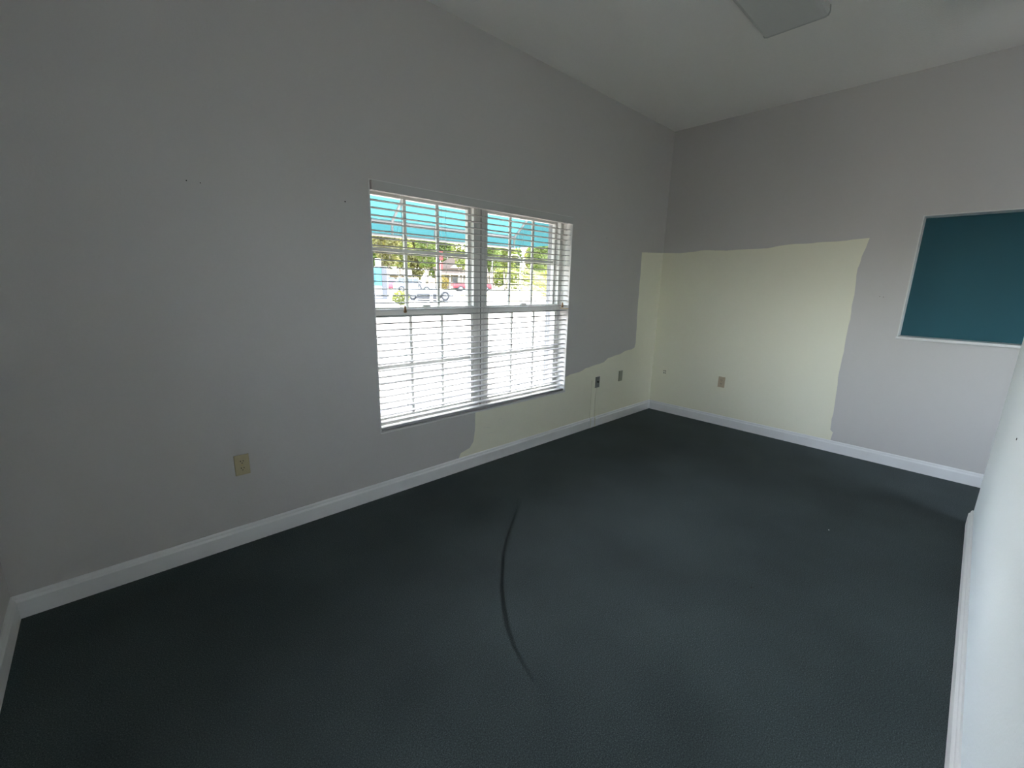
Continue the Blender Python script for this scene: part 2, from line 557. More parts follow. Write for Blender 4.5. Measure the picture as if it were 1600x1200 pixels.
# ------------------------------------------------------------------ window_1: twin double hung vinyl window
win = empty('window_1', (0, 0, 0))
struct(win, 'white twin sash window with grids behind the blind', 'window')
MB().box(WX0, WX0 + 0.006, 0.0, 0.19, WZ0, WZ1).build('jamb', M['jamb'], win)
MB().box(WX1 - 0.006, WX1, 0.0, 0.19, WZ0, WZ1).build('jamb', M['jamb'], win)
MB().box(WX0, WX1, 0.0, 0.19, WZ1 - 0.006, WZ1).build('window_head', M['jamb'], win)
MB().box(WX0 - 0.004, WX1 + 0.004, -0.004, 0.12, WZ0 - 0.006, WZ0 + 0.006).build('window_sill', M['jamb'], win, bevel=0.003)
FY0, FY1 = 0.105, 0.188
xm = (-2.624 - 2.474) / 2
mb = MB().box(xm - 0.032, xm + 0.032, FY0, FY1 + 0.01, WZ0, WZ1)
mb.build('mullion', M['vinyl'], win, bevel=0.003)
mb = MB().box(xm - 0.003, xm + 0.003, FY0 - 0.003, FY0 + 0.002, WZ0, WZ1)
mb.build('mullion_joint', M['darkplate'], win)
units = ((WX0 + 0.006, xm - 0.032), (xm + 0.032, WX1 - 0.006))
Z_MEET0, Z_MEET1 = 1.190, 1.262
SILLZ = WZ0 + 0.006
for ui, (x0, x1) in enumerate(units):
    fw = 0.034
    MB().box(x0, x0 + fw, FY0, FY1, SILLZ, WZ1 - .006).build('frame_stile', M['vinyl'], win, bevel=0.003)
    MB().box(x1 - fw, x1, FY0, FY1, SILLZ, WZ1 - .006).build('frame_stile', M['vinyl'], win, bevel=0.003)
    MB().box(x0 + fw, x1 - fw, FY0, FY1, WZ1 - .032, WZ1 - .006).build('frame_head', M['vinyl'], win, bevel=0.003)
    MB().box(x0 + fw, x1 - fw, FY0 - 0.01, FY1, SILLZ, SILLZ + 0.028).build('frame_sill', M['vinyl'], win, bevel=0.003)
    sx0, sx1 = x0 + fw, x1 - fw
    # upper sash sits further out, lower sash further in
    for kind, za, zb, ya in (('upper', Z_MEET0 + 0.018, WZ1 - 0.032, 0.150), ('lower', SILLZ + 0.028, Z_MEET1, 0.112)):
        yb = ya + 0.034
        rail = 0.036
        s = empty(kind + '_sash', (0, 0, 0))
        s.parent = win
        if kind == 'upper':
            rb, rt = 0.042, 0.022
        else:
            rb, rt = 0.030, 0.066
        MB().box(sx0, sx0 + .022, ya, yb, za, zb).build('stile', M['vinyl'], s, bevel=0.002)
        MB().box(sx1 - .022, sx1, ya, yb, za, zb).build('stile', M['vinyl'], s, bevel=0.002)
        MB().box(sx0 + .022, sx1 - .022, ya, yb, za, za + rb).build('rail', M['vinyl'], s, bevel=0.002)
        MB().box(sx0 + .022, sx1 - .022, ya, yb, zb - rt, zb).build('rail', M['vinyl'], s, bevel=0.002)
        g0, g1, h0, h1 = sx0 + .022, sx1 - .022, za + rb, zb - rt
        yg = (ya + yb) / 2
        MB().box(g0, g1, yg - 0.002, yg + 0.002, h0, h1).build('pane', M['glass'], s)
        mw = 0.0108
        for k in (1, 2):
            xk = g0 + (g1 - g0) * k / 3
            MB().box(xk - mw, xk + mw, yg - 0.007, yg + 0.007, h0, h1).build('muntin', M['vinyl'], s)
        zm = 1.630 if kind == 'upper' else 0.862
        mb = MB()
        xs = [g0, g0 + (g1 - g0) / 3, g0 + (g1 - g0) * 2 / 3, g1]
        for k in range(3):
            mb.box(xs[k] + (mw if k else 0), xs[k + 1] - (mw if k < 2 else 0), yg - 0.007, yg + 0.007, zm - mw - .001, zm + mw + .001)
        mb.build('muntin', M['vinyl'], s)
        if kind == 'lower':
            lk = MB().box((g0 + g1) / 2 - .03, (g0 + g1) / 2 + .03, ya + .004, yb - .002, zb, zb + 0.012)
            lk.build('sash_lock', M['vinyl'], s, bevel=0.003)

# ------------------------------------------------------------------ the blind hung in the window
blind = empty('window_blind', (0, 0, 0))
tag(blind, 'white two inch slatted blind lowered over the window, slats open', 'blind')
BX0, BX1 = WX0 + 0.017, WX1 - 0.012
MB().box(BX0 + .006, BX1 - .002, 0.004, 0.064, 1.956, 1.998).build('headrail', M['slat'], blind, bevel=0.002)
MB().prism([(-0.004, 1.950), (0.004, 1.950), (0.004, 2.003), (-0.007, 2.003), (-0.007, 1.996)], 'x', BX0, BX1 + .008).build('valance', M['valance'], blind)
SY0, SY1 = 0.010, 0.060
n = 6
prof_s = []
for k in range(n + 1):
    t = k / n
    prof_s.append((SY0 + (SY1 - SY0) * t, 0.0032 * (1 - (2 * t - 1) ** 2) + 0.0016))
for k in range(n, -1, -1):
    t = k / n
    prof_s.append((SY0 + (SY1 - SY0) * t, 0.0032 * (1 - (2 * t - 1) ** 2) - 0.0016))
slat0 = MB().prism(prof_s, 'x', BX0, BX1).build('slat', M['slat'], blind)
PITCH = 0.0434
z = 1.903
zs = []
while z > 0.50:
    zs.append(z)
    z -= PITCH
rs = random.Random(4)
for i, z in enumerate(zs):
    o = slat0 if i == 0 else share(slat0, 'slat', blind)
    o.location = (0, 0, z)
    o.rotation_euler = (rs.uniform(-0.008, 0.008), rs.uniform(-0.0006, 0.0006), 0)
MB().box(BX0, BX1, SY0, SY1, 0.461, 0.481).build('bottom_rail', M['slat'], blind, bevel=0.004)
for x in (-3.26, -2.93, -2.60, -2.20, -1.82):
    for y, nm in ((SY0 - 0.002, 'ladder_cord'), (SY1 + 0.002, 'ladder_cord')):
        MB().tube([(x, y, 0.49), (x, y, 1.956)], 0.0008, 5).build(nm, M['cord'], blind)
    MB().tube([(x + .012, 0.035, 0.49), (x + .012, 0.035, 1.956)], 0.0007, 5).build('lift_cord', M['cord'], blind)


def tassel(x, z):
    for dx in (-0.005, 0.005):
        MB().tube([(x + dx, -0.012, 1.96), (x + dx * .4, -0.012, z + .02)], 0.0008, 5).build('pull_cord', M['cord'], blind)
    MB().tube([(x, -0.012, z + .022), (x, -0.012, z + .014), (x, -.012, z), (x, -.012, z - .016), (x, -.012, z - .022)],
              [.003, .006, .0085, .011, .008], 10).build('tassel', M['tassel'], blind, smooth=True)


tassel(-3.268, 1.255)
tassel(-1.712, 1.262)
o = MB().box(WX1 - .012, WX1 - .006, 0.001, 0.10, 1.222, 1.228).build('bracket', M['brass'], blind)

# ------------------------------------------------------------------ window_2: recessed teal window on the far wall
w2_ = empty('window_2', (0, 0, 0))
struct(w2_, 'recessed window on the far wall covered in dark teal', 'window')
D = 0.15
MB().box(D, D + 0.012, TY0, TY1, TZ0, TZ1).build('teal_panel', M['teal_panel'], w2_)['label'] = 'flat dark teal covering'
MB().box(0.0, D, TY1 - 0.006, TY1, TZ0, TZ1).build('jamb', M['jamb'], w2_)
MB().box(0.0, D, TY0, TY0 + .006, TZ0, TZ1).build('jamb', M['jamb'], w2_)
MB().box(0.0, D, TY0 + .006, TY1 - .006, TZ1 - .006, TZ1).build('window_head', M['jamb'], w2_)
MB().box(-0.012, D, TY0 - .006, TY1 + .006, TZ0 - .016, TZ0 + .006).build('window_sill', M['jamb'], w2_, bevel=0.003)

# ------------------------------------------------------------------ ceiling light (switched off)
cl = empty('ceiling_light', (-1.99, -1.475, H))
tag(cl, 'long wraparound fluorescent ceiling light, switched off', 'ceiling light')
MB().box(-0.61, 0.61, -0.165, 0.165, -0.012, 0.0).build('base_pan', M['fixture'], cl)
lp = [(-0.172, -0.006), (-0.175, -0.042), (-0.168, -0.056), (-0.150, -0.061), (0.150, -0.061), (0.168, -0.056), (0.175, -0.042), (0.172, -0.006)]
MB().prism(lp, 'x', -0.600, 0.600).build('lens', M['lens'], cl)
for s in (-1, 1):
    e = [(a * 1.02, z_ * 1.03) for a, z_ in lp]
    MB().prism(e, 'x', s * 0.600, s * 0.612).build('end_cap', M['fixture'], cl)


# ------------------------------------------------------------------ wall plates (local: plate in xz, facing -y)
def plate(name, loc, rz, pm, label, cat, kind='duplex', rm=None, hm=None):
    e = empty(name, loc, rz)
    tag(e, label, cat)
    MB().box(-0.035, 0.035, -0.006, 0.0, -0.057, 0.057).build('cover_plate', pm, e, bevel=0.0025)
    rm = rm or pm
    hm = hm or M['hole']
    if kind == 'duplex':
        for zc in (0.0195, -0.0195):
            pts = []
            for k in range(20):
                a = 2 * math.pi * k / 20
                pts.append((0.0165 * math.cos(a), zc + max(-0.0135, min(0.0135, 0.0165 * math.sin(a)))))
            r = MB().prism(pts, 'y', -0.0075, -0.005).build('receptacle', rm, e)
            for dx, hh in ((-0.0065, 0.0042), (0.0065, 0.0035)):
                MB().box(dx - 0.0016, dx + 0.0016, -0.0079, -0.0070, zc + 0.003 - hh, zc + 0.003 + hh).build('slot', hm, r)
            MB().cyl((0, -0.0075, zc - 0.0085), 'y', 0.0026, 0.0009, 8).build('slot', hm, r)
        MB().cyl((0, -0.0062, 0), 'y', 0.0032, 0.0015, 10).build('screw', M['brass'], e)
    elif kind == 'coax':
        MB().cyl((0, -0.010, 0.004), 'y', 0.0075, 0.012, 12).build('coax_jack', M['hole'], e)
        for zc in (0.041, -0.041):
            MB().cyl((0, -0.0062, zc), 'y', 0.003, 0.0015, 8).build('screw', M['hole'], e)
    elif kind == 'blank':
        for zc in (0.03, -0.03):
            MB().cyl((0, -0.0062, zc), 'y', 0.003, 0.0015, 8).build('screw', pm, e)
    elif kind == 'jack':
        for dx in (-.009, .009):
            for zc in (.012, -.012):
                MB().box(dx - .005, dx + .005, -0.0072, -0.0058, zc - .005, zc + .005).build('jack_hole', hm, e)
    return e


plate('power_outlet', (-4.268, 0, 0.4535), 0, M['ivory'], 'ivory duplex power outlet low on the grey wall, left of the window', 'outlet')
plate('coax_outlet', (-1.093, -0.0006, 0.471), 0, M['darkplate'], 'grey coax wall plate with dark jack, right of the window', 'wall plate', 'coax')
plate('blank_wall_plate', (-0.676, -0.0006, 0.485), 0, M['olive'], 'plain olive grey wall plate nearest the corner on the window wall', 'wall plate', 'blank')
plate('phone_jack', (-0.0006, -0.166, 0.473), -math.pi / 2, M['cream_paint'], 'cream painted over jack plate on far wall by the corner', 'wall plate', 'jack')
plate('power_outlet', (-0.0006, -0.812, 0.467), -math.pi / 2, M['tan'], 'tan duplex outlet on the cream patch of the far wall', 'outlet')
cb = MB()
cb.tube([(-1.105, -0.004, 0.414), (-1.112, -0.004, 0.30), (-1.110, -0.004, 0.105), (-1.112, -0.018, 0.095), (-1.112, -0.019, 0.0)], 0.004, 6)
tag(cb.build('cable', M['cream_paint']), 'cream painted cable running down from the coax plate', 'cable')
cb = MB()
cb.tube([(-1.185, -0.003, 0.50), (-1.187, -0.003, 0.30), (-1.185, -0.003, 0.105), (-1.185, -0.018, 0.095), (-1.185, -0.019, 0.0)], 0.0035, 6)
tag(cb.build('cable', M['cream_paint']), 'cream painted cable left of the coax plate', 'cable')

# ------------------------------------------------------------------ outside: ground
def zg(y):
    return -0.15 if y < 30 else (-0.15 + 0.48 * (y - 30) / 12 if y < 42 else 0.33)


def slab(name, x0, x1, y0, y1, m, lift, label, cat, th=0.2):
    ys = sorted({y0, y1} | {y for y in (30, 42) if y0 < y < y1})
    mb_ = MB()
    pts = [(y, zg(y) + lift) for y in ys] + [(y, zg(y) + lift - th) for y in reversed(ys)]
    mb_.prism(pts, 'x', x0, x1)
    return struct(mb_.build(name, m), label, cat)


slab('pavement', -60, 140, T, 30, M['forecourt'], 0, 'bright sunlit concrete forecourt outside the window', 'pavement')
slab('verge', -60, 140, 30.02, 41.98, M['grass'], 0.0, 'dry grass verge sloping up to the road', 'grass')
slab('road', -60, 170, 42.0, 58.0, M['asphalt'], 0, 'pale sunlit road beyond the verge', 'road')
slab('lawn', -60, 190, 58.02, 170, M['grass'], 0, 'dry lawn beyond the road', 'grass')
slab('side_yard', -60, XL - 0.14, Y2 - 0.13, T - .01, M['asphalt'], 0, 'concrete side yard beside the building', 'pavement')
slab('yard', -60, 60, -60, Y2 - 0.14, M['asphalt'], 0, 'concrete yard behind the building', 'pavement')
slab('forecourt_band', -20, 30, 6.2, 7.2, M['brick_paving'], 0.004, 'pinkish paving band across the forecourt', 'pavement', th=0.1)
slab('planting_bed', 9.6, 16, 9.9, 11.6, M['mulch'], 0.03, 'orange mulch bed at the palm', 'mulch bed', th=0.15)
slab('mulch_strip', 25.5, 75, 31.5, 38.5, M['mulch'], 0.03, 'orange mulch strip before the road', 'mulch bed', th=0.15)
slab('driveway', -60, 25.4, 30.02, 36.5, M['asphalt'], 0.02, 'pale driveway under the white three wheeler', 'driveway', th=0.1)

# facade skin outside (also closes the wall ends)
fa = MB()
fa.box(XL - .12, WX0 - 0.0, T, T + 0.02, -0.2, 3.6).box(WX1 + 0.0, 6.0, T, T + 0.02, -0.2, 3.6)
fa.box(WX0, WX1, T, T + 0.02, -0.2, WZ0 - 0.05).box(WX0, WX1, T, T + 0.02, WZ1, 3.6)
struct(fa.build('wall_outside', M['facade']), 'white stucco outside face of the window wall', 'wall')
struct(MB().prism([(0.189, .40), (.42, .40), (.42, .475), (.19, .490)], 'x', WX0 - .05, WX1 + .05).build('trim_1', M['ledge']), 'grey lavender sill outside the window', 'sill')
rv = MB().box(WX0 - 0.0, WX0 + 0.012, 0.19, T + .02, WZ0, WZ1).box(WX1 - 0.012, WX1 + 0.0, 0.19, T + .02, WZ0, WZ1)
struct(rv.build('trim_2', M['facade']), 'white outside window reveals', 'reveal')

# ------------------------------------------------------------------ awning over the window
aw = empty('awning', (0, T + 0.02, 0))
tag(aw, 'teal canvas awning with white pipe frame outside the window', 'awning')
AX0, AX1 = -4.6, -1.16
AY = 0.93           # projection from the facade (front rail near y = 1.2)
ZT, ZF, ZV = 2.75, 1.965, 1.835
MB().add([(AX0, 0, ZT), (AX1, 0, ZT), (AX1, AY, ZF), (AX0, AY, ZF)], [(0, 1, 2, 3)]).build('canopy', M['awning'], aw)
MB().add([(AX0, AY + .018, ZV - .01), (AX1, AY + .018, ZV - .01), (AX1, AY + .018, ZF + .01), (AX0, AY + .018, ZF + .01)], [(0, 1, 2, 3)]).build('front_valance', M['awning'], aw)
for x in (AX0, AX1):
    MB().add([(x, 0.0, ZT), (x, AY, ZF), (x, AY, ZV), (x, 0.0, ZV)], [(0, 1, 2, 3)]).build('side_panel', M['awning'], aw)
MB().tube([(AX0, AY, ZF - .012), (AX1, AY, ZF - .012)], 0.016, 8).build('frame_pipe', M['pipe'], aw)
MB().tube([(AX0, AY, ZV), (AX1, AY, ZV)], 0.014, 8).build('frame_pipe', M['pipe'], aw)
for x in (AX0 + .02, -3.75, -2.695, -1.83, AX1 - .02):
    MB().tube([(x, 0.01, ZT - .03), (x, AY, ZF - .02)], 0.013, 8).build('rafter_pipe', M['pipe'], aw)
for x in (AX0 + .02, -3.75, -3.2, -2.69, -2.235, -1.84, AX1 - .02):
    MB().tube([(x, AY, ZF - .012), (x, AY, ZV)], 0.012, 8).build('upright_pipe', M['pipe'], aw)

# ------------------------------------------------------------------ plants
def leaf_cloud(mb_, c, rx, ry, rz, count, size, rnd, shell=0.55):
    for _ in range(count):
        while True:
            v = Vector((rnd.uniform(-1, 1), rnd.uniform(-1, 1), rnd.uniform(-1, 1)))
            if v.length <= 1 and v.length > shell * rnd.random():
                break
        q = Vector((c[0] + v.x * rx, c[1] + v.y * ry, c[2] + v.z * rz))
        u = Vector((rnd.gauss(0, 1), rnd.gauss(0, 1), rnd.gauss(0, .6))).normalized()
        w = u.cross(Vector((rnd.gauss(0, 1), rnd.gauss(0, 1), rnd.gauss(0, 1)))).normalized()
        s = size * rnd.uniform(.6, 1.3)
        mb_.add([q - u * s, q + w * s * .5, q + u * s, q - w * s * .5], [(0, 1, 2, 3)])


def tree(name, x, y, h, r, leaf, label, seed, stems=3, lean=0.35, low=0.35, count=2600, size=0.27, tr=0.13, cat='tree'):
    rnd = random.Random(seed)
    z0 = zg(y)
    e = empty(name, (x, y, z0))
    tag(e, label, cat, 'trees beyond the road')
    tk = MB()
    tips = []
    for s in range(stems):
        a = 2 * math.pi * (s + rnd.random() * .6) / stems
        d = Vector((math.cos(a), math.sin(a), 0))
        pts, rr = [], []
        for k in range(6):
            t = k / 5
            pts.append(Vector((0, 0, 0)) + d * (0.12 + lean * h * t ** 1.4 * rnd.uniform(.8, 1.1)) + Vector((rnd.uniform(-.1, .1), rnd.uniform(-.1, .1), h * .78 * t - .05)))
            rr.append(tr * (1 - .75 * t))
        tk.tube(pts, rr, 6)
        tips.append(pts[-1])
        for b_ in range(4):
            i = rnd.choice((2, 3, 4))
            s0 = pts[i]
            q = s0 + Vector((rnd.uniform(-1, 1), rnd.uniform(-1, 1), rnd.uniform(.6, 1.3))) * r * .5
            tk.tube([s0, (s0 + q) / 2 + Vector((rnd.uniform(-.2, .2), rnd.uniform(-.2, .2), .1)), q], [rr[i] * .7, rr[i] * .5, rr[i] * .25], 5)
            tips.append(q)
    tk.build('trunk', M['bark'], e, smooth=True)
    fo = MB()
    for q in tips:
        leaf_cloud(fo, q, r * .42, r * .42, r * .33, count // (2 * len(tips)), size, rnd)
    leaf_cloud(fo, (0, 0, h * (low + 1) / 2), r, r, h * (1 - low) / 2, count // 2, size, rnd, shell=.8)
    fo.build('foliage', leaf, e)
    return e


tree('tree', 22.0, 61.0, 11.0, 2.0, M['leaf1'], 'yellow green tree at the left edge of the window view', 8, 3, .12, .33)
tree('tree', 27.0, 59.0, 10.5, 2.0, M['leaf3'], 'olive leaved tree with pale forked trunks behind the monument sign', 1, 3, .14, .38)
tree('tree', 31.6, 63.5, 11.0, 2.1, M['leaf1'], 'yellow green tree with spreading pale trunks behind the silver car', 2, 4, .14, .40)
tree('tree', 38.0, 65.5, 11.5, 2.0, M['leaf2'], 'green tree left of the gabled house', 3, 3, .13, .33)
tree('tree', 41.8, 60.5, 11.5, 2.0, M['leaf1'], 'yellow green tree in front of the gabled house', 4, 3, .13, .55, count=1700)
tree('tree', 47.0, 59.0, 10.0, 2.1, M['leaf2'], 'green tree with pale forked trunk right of the house', 5, 3, .14, .38)
tree('tree', 52.6, 61.0, 11.0, 2.2, M['leaf1'], 'yellow green tree further right beyond the mulch strip', 6, 3, .13, .3)
tree('tree', 58.5, 58.0, 11.0, 2.3, M['leaf2'], 'green tree behind the palm', 7, 3, .13, .25)
back = ((42, 92.5, 'behind the low dark roofed building'), (52, 95, 'behind the left end of the gabled house'),
        (62, 97, 'behind the gabled house gable'), (71.5, 92, 'behind the right end of the gabled house'),
        (81.5, 92, 'in the far background right of the house'), (91.5, 90, 'in the far background left of the palm'),
        (101, 87, 'in the far background behind the palm'))
for i, (x, y, w_) in enumerate(back):
    tree('background_tree', x, y, 15.0, 4.1, (M['leaf2'], M['leaf3'])[i % 2], 'tall leafy background tree ' + w_, 20 + i, 3, .07, .06, count=4200, size=.6, tr=.2)


def shrub(name, x, y, rx, ry, h, leaf, label, seed, count=700, size=.09):
    rnd = random.Random(seed)
    e = empty(name, (x, y, zg(y)))
    tag(e, label, 'shrub')
    st = MB()
    for k in range(6):
        a = rnd.random() * 6.28
        st.tube([(0, 0, 0), (math.cos(a) * rx * .4, math.sin(a) * ry * .4, h * .6)], [.02, .008], 5)
    st.build('stem', M['bark'], e)
    fo = MB()
    leaf_cloud(fo, (0, 0, h * .52), rx, ry, h * .48, count, size, rnd, .8)
    fo.build('foliage', leaf, e)


shrub('shrub', 10.45, 25.0, .62, .5, 1.0, M['leaf1'], 'clipped green shrub beside the monument sign', 31)
shrub('shrub', 37.0, 59.0, 1.0, .8, 2.4, M['yellow_leaf'], 'yellow shrub left of the red pickup', 32, 800, .14)
shrub('shrub', 21.6, 50.0 + 9, 1.3, 1.0, 1.9, M['leaf2'], 'dark green shrub behind the monument sign', 33, 900, .14)

hd = empty('hedge', (64, 84, zg(84)))
tag(hd, 'tall green hedge row running behind the trees right of the house', 'hedge')
rh = random.Random(77)
hf, hstem = MB(), MB()
for k in range(18):
    hx, hy = 2.1 * k, -0.45 * k
    leaf_cloud(hf, (hx, hy, 2.6), 1.8, 1.2, 2.7 * rh.uniform(.9, 1.15), 420, .34, rh, .8)
    hstem.tube([(hx, hy, 0), (hx + .1, hy, 2.5)], [.09, .04], 5)
hf.build('foliage', M['leaf1'], hd)
hstem.build('stem', M['bark'], hd)['kind'] = 'stuff'

# palm with arching fronds
pm_ = empty('palm', (7.42, 8.17, -0.15))
tag(pm_, 'low palm with arching yellow green fronds at the right of the window view', 'palm')
MB().tube([(0, 0, 0), (0.03, 0, .5), (0, 0.02, 1.0)], [.16, .13, .11], 10).build('trunk', M['bark'], pm_, smooth=True)
rp = random.Random(12)
for k in range(34):
    a = 2 * math.pi * k / 34 + rp.uniform(-.1, .1)
    up = rp.uniform(.35, 1.42)
    L = rp.uniform(1.7, 2.5)
    d = Vector((math.cos(a), math.sin(a), 0))
    side = Vector((-d.y, d.x, 0))
    fr = MB()
    spine = []
    for j in range(10):
        t = j / 9
        spine.append(Vector((0, 0, 1.0)) + d * (L * t * math.cos(up * (1 - .6 * t))) + Vector((0, 0, L * (math.sin(up) * t - .45 * t * t))))
    fr.tube(spine, [.014 * (1 - .8 * j / 9) for j in range(10)], 4)
    for j in range(1, 30):
        t = j / 30
        i = min(8, int(t * 9))
        q = spine[i].lerp(spine[i + 1], t * 9 - i)
        tg = (spine[i + 1] - spine[i]).normalized()
        ll = .42 * math.sin(math.pi * (t * .85 + .12))
        for s in (-1, 1):
            tip = q + (side * s * .8 + tg * .7 - Vector((0, 0, .28))).normalized() * ll
            wv = tg * .014
            fr.add([q - wv, q + wv, tip], [(0, 1, 2)])
    fr.build('frond', M['palm_leaf'], pm_)


# ------------------------------------------------------------------ monument sign
sg = empty('monument_sign', (7.95, 23.09, -0.15), math.radians(-34))
tag(sg, 'teal and white monument sign on a white base by the shrub', 'sign')
MB().box(-1.6, 0.62, -0.5, 0.5, 0, 0.55).build('base', M['sign_white'], sg, bevel=.02)
MB().box(-1.4, 0.22, -0.18, 0.18, .55, 2.42).build('cabinet', M['sign_grey'], sg, bevel=.015)
MB().box(.22, .52, -0.30, .30, .55, 2.50).build('side_pillar', M['sign_grey'], sg, bevel=.02)
MB().box(-.15, .15, -.2, .2, 2.42, 2.95).build('top_block', M['sign_white'], sg, bevel=.02)
tp = MB().box(-1.36, .20, -.2, -.18, 1.35, 2.40).build('teal_face', M['sign_teal'], sg)
wp = MB().box(-1.36, .20, -.2, -.18, .60, 1.33).build('white_face', M['sign_white'], sg)
mk = MB()
mk.cyl((-.30, -.205, 2.12), 'y', .14, .012, 16)
mk.box(-.42, -.36, -.211, -.199, 1.55, 1.95).box(-.24, -.18, -.211, -.199, 1.55, 1.95).box(-.42, -.18, -.211, -.199, 1.50, 1.56)
mk.build('emblem', M['sign_dark_teal'], tp)
ln = MB()
rl = random.Random(3)
for zc in (1.15, 1.0, .85, .74):
    x = -1.25
    while x < .05:
        w_ = rl.uniform(.05, .12)
        ln.box(x, x + w_, -.206, -.199, zc - .035, zc + .035)
        x += w_ + .03
ln.build('lettering', M['letter_grey'], wp)['kind'] = 'stuff'

bo = empty('bollard', (11.42, 22.64, -0.15))
tag(bo, 'white bollard in front of the white three wheeler', 'bollard')
MB().cyl((0, 0, .45), 'z', .10, .9, 14).build('post', M['sign_white'], bo)
MB().tube([(0, 0, .9), (0, 0, .96), (0, 0, 1.0)], [.11, .09, .03], 14).build('cap', M['sign_white'], bo)
MB().cyl((0, 0, .02), 'z', .16, .04, 14).build('base_plate', M['sign_grey'], bo)

# ------------------------------------------------------------------ vehicles (local x = forward)
wheel_mb = {}


def wheel(parent, x, y, r, w):
    t = MB()
    t.tube([(x, y - w / 2, r), (x, y - w / 2 + .02, r), (x, y + w / 2 - .02, r), (x, y + w / 2, r)], [r * .93, r, r, r * .93], 20)
    o_ = t.build('wheel', M['tyre'], parent)
    hb = MB()
    for s in (-1, 1):
        hb.cyl((x, y + s * (w / 2 + .002), r), 'y', r * .58, .02, 14)
    hb.build('hub', M['hub'], o_)


def loft(sections, name, m, parent, smooth=False):
    """sections: list of (x, half_width, [(w_frac, z)...]) rings; same point count"""
    mb_ = MB()
    n_ = len(sections[0][2]) * 2
    vs_ = []
    for x, hw, ring in sections:
        pts = [(x, hw * w, z_) for w, z_ in ring] + [(x, -hw * w, z_) for w, z_ in reversed(ring)]
        vs_ += pts
    fs = []
    for i in range(len(sections) - 1):
        for k in range(n_):
            fs.append((i * n_ + k, i * n_ + (k + 1) % n_, (i + 1) * n_ + (k + 1) % n_, (i + 1) * n_ + k))
    fs += [tuple(range(n_)), tuple(range((len(sections) - 1) * n_, len(sections) * n_))]
    mb_.add(vs_, fs)
    return mb_.build(name, m, parent, smooth=smooth)


def car(name, loc, rz, paint, label, cat, L=4.6, W=1.85, roof=1.68, hood=1.02, suv=True):
    e = empty(name, loc, rz)
    tag(e, label, cat)
    h2 = L / 2

    def ring(zt, zb=.28, sh=.72):
        return [(.92, zb), (1.0, zb + .25), (1.0, zt * sh + .1), (.93, zt), (.0, zt + .02)]
    loft([(-h2, W / 2 * .86, ring(hood * .92, .4)), (-h2 + .12, W / 2, ring(hood + .02)), (-h2 * .4, W / 2, ring(hood + .03)), (h2 * .3, W / 2, ring(hood)),
          (h2 * .85, W / 2 * .97, ring(hood * .86)), (h2, W / 2 * .82, ring(hood * .66, .35))], 'body', paint, e)
    cb_ = [(-h2 + (.25 if suv else .8), .86, hood), (-h2 + (.5 if suv else 1.25), .78, roof - .06), (-.1, .80, roof), (h2 * .12, .79, roof - .03), (h2 * .47, .84, hood - .01)]
    secs = []
    for x, w_, zt in cb_:
        secs.append((x, W / 2 * w_, [(1.06, hood - .06), (1.0, max(zt - .06, hood - .02)), (.8, zt), (0, zt + .015)]))
    loft(secs, 'cabin', paint, e)
    for s in (-1, 1):
        g = MB()
        y0, y1 = s * W / 2 * .90, s * W / 2 * .83
        za, zb = hood + .03, roof - .12
        for xa, xb, ta, tb in ((-h2 + .5 if suv else -h2 + 1.05, -.15, -h2 + .62 if suv else -h2 + 1.35, -.15), (-.07, h2 * .38, -.07, h2 * .18)):
            g.add([(xa, y0 + s * .03, za), (xb, y0 + s * .03, za), (tb, y1 + s * .03, zb), (ta, y1 + s * .03, zb),
                   (xa, y0 - s * .04, za), (xb, y0 - s * .04, za), (tb, y1 - s * .04, zb), (ta, y1 - s * .04, zb)],
                  [(0, 1, 2, 3), (4, 5, 6, 7), (0, 1, 5, 4), (1, 2, 6, 5), (2, 3, 7, 6), (3, 0, 4, 7)])
        g.build('side_glass', M['car_glass'], e)
        MB().box(h2 * .92, h2 * .96, s * W * .28 - .13, s * W * .28 + .13, .58, .70).build('headlight', M['hub'], e)
        MB().box(-h2 - .01, -h2 + .06, s * W * .34 - .1, s * W * .34 + .1, .72, .92).build('tail_light', M['red_letter'], e)
    for x in (-h2 * .60, h2 * .62):
        for s in (-1, 1):
            wheel(e, x, s * (W / 2 - .10), .35, .23)
    return e


RZ = math.radians(-31)
car('car', (22.04, 42.9, .33), RZ, M['car_silver'], 'silver blue car parked behind the white three wheeler', 'car')
car('car', (24.4, 51.6, .33), RZ, M['car_pink'], 'faded red car partly hidden behind the silver car', 'car', L=4.4, roof=1.45, suv=False)
car('car', (26.2, 56.3, .33), RZ, M['car_dark'], 'dark grey car furthest left on the road', 'car', L=4.9, roof=1.8)

# red pickup
pk = empty('pickup_truck', (35.47, 49.32, .33), math.radians(-22))
tag(pk, 'red crew cab pickup truck on the road', 'truck')


def rg(zt, zb=.5):
    return [(.94, zb), (1.0, zb + .22), (1.0, zt - .12), (.95, zt), (0, zt)]


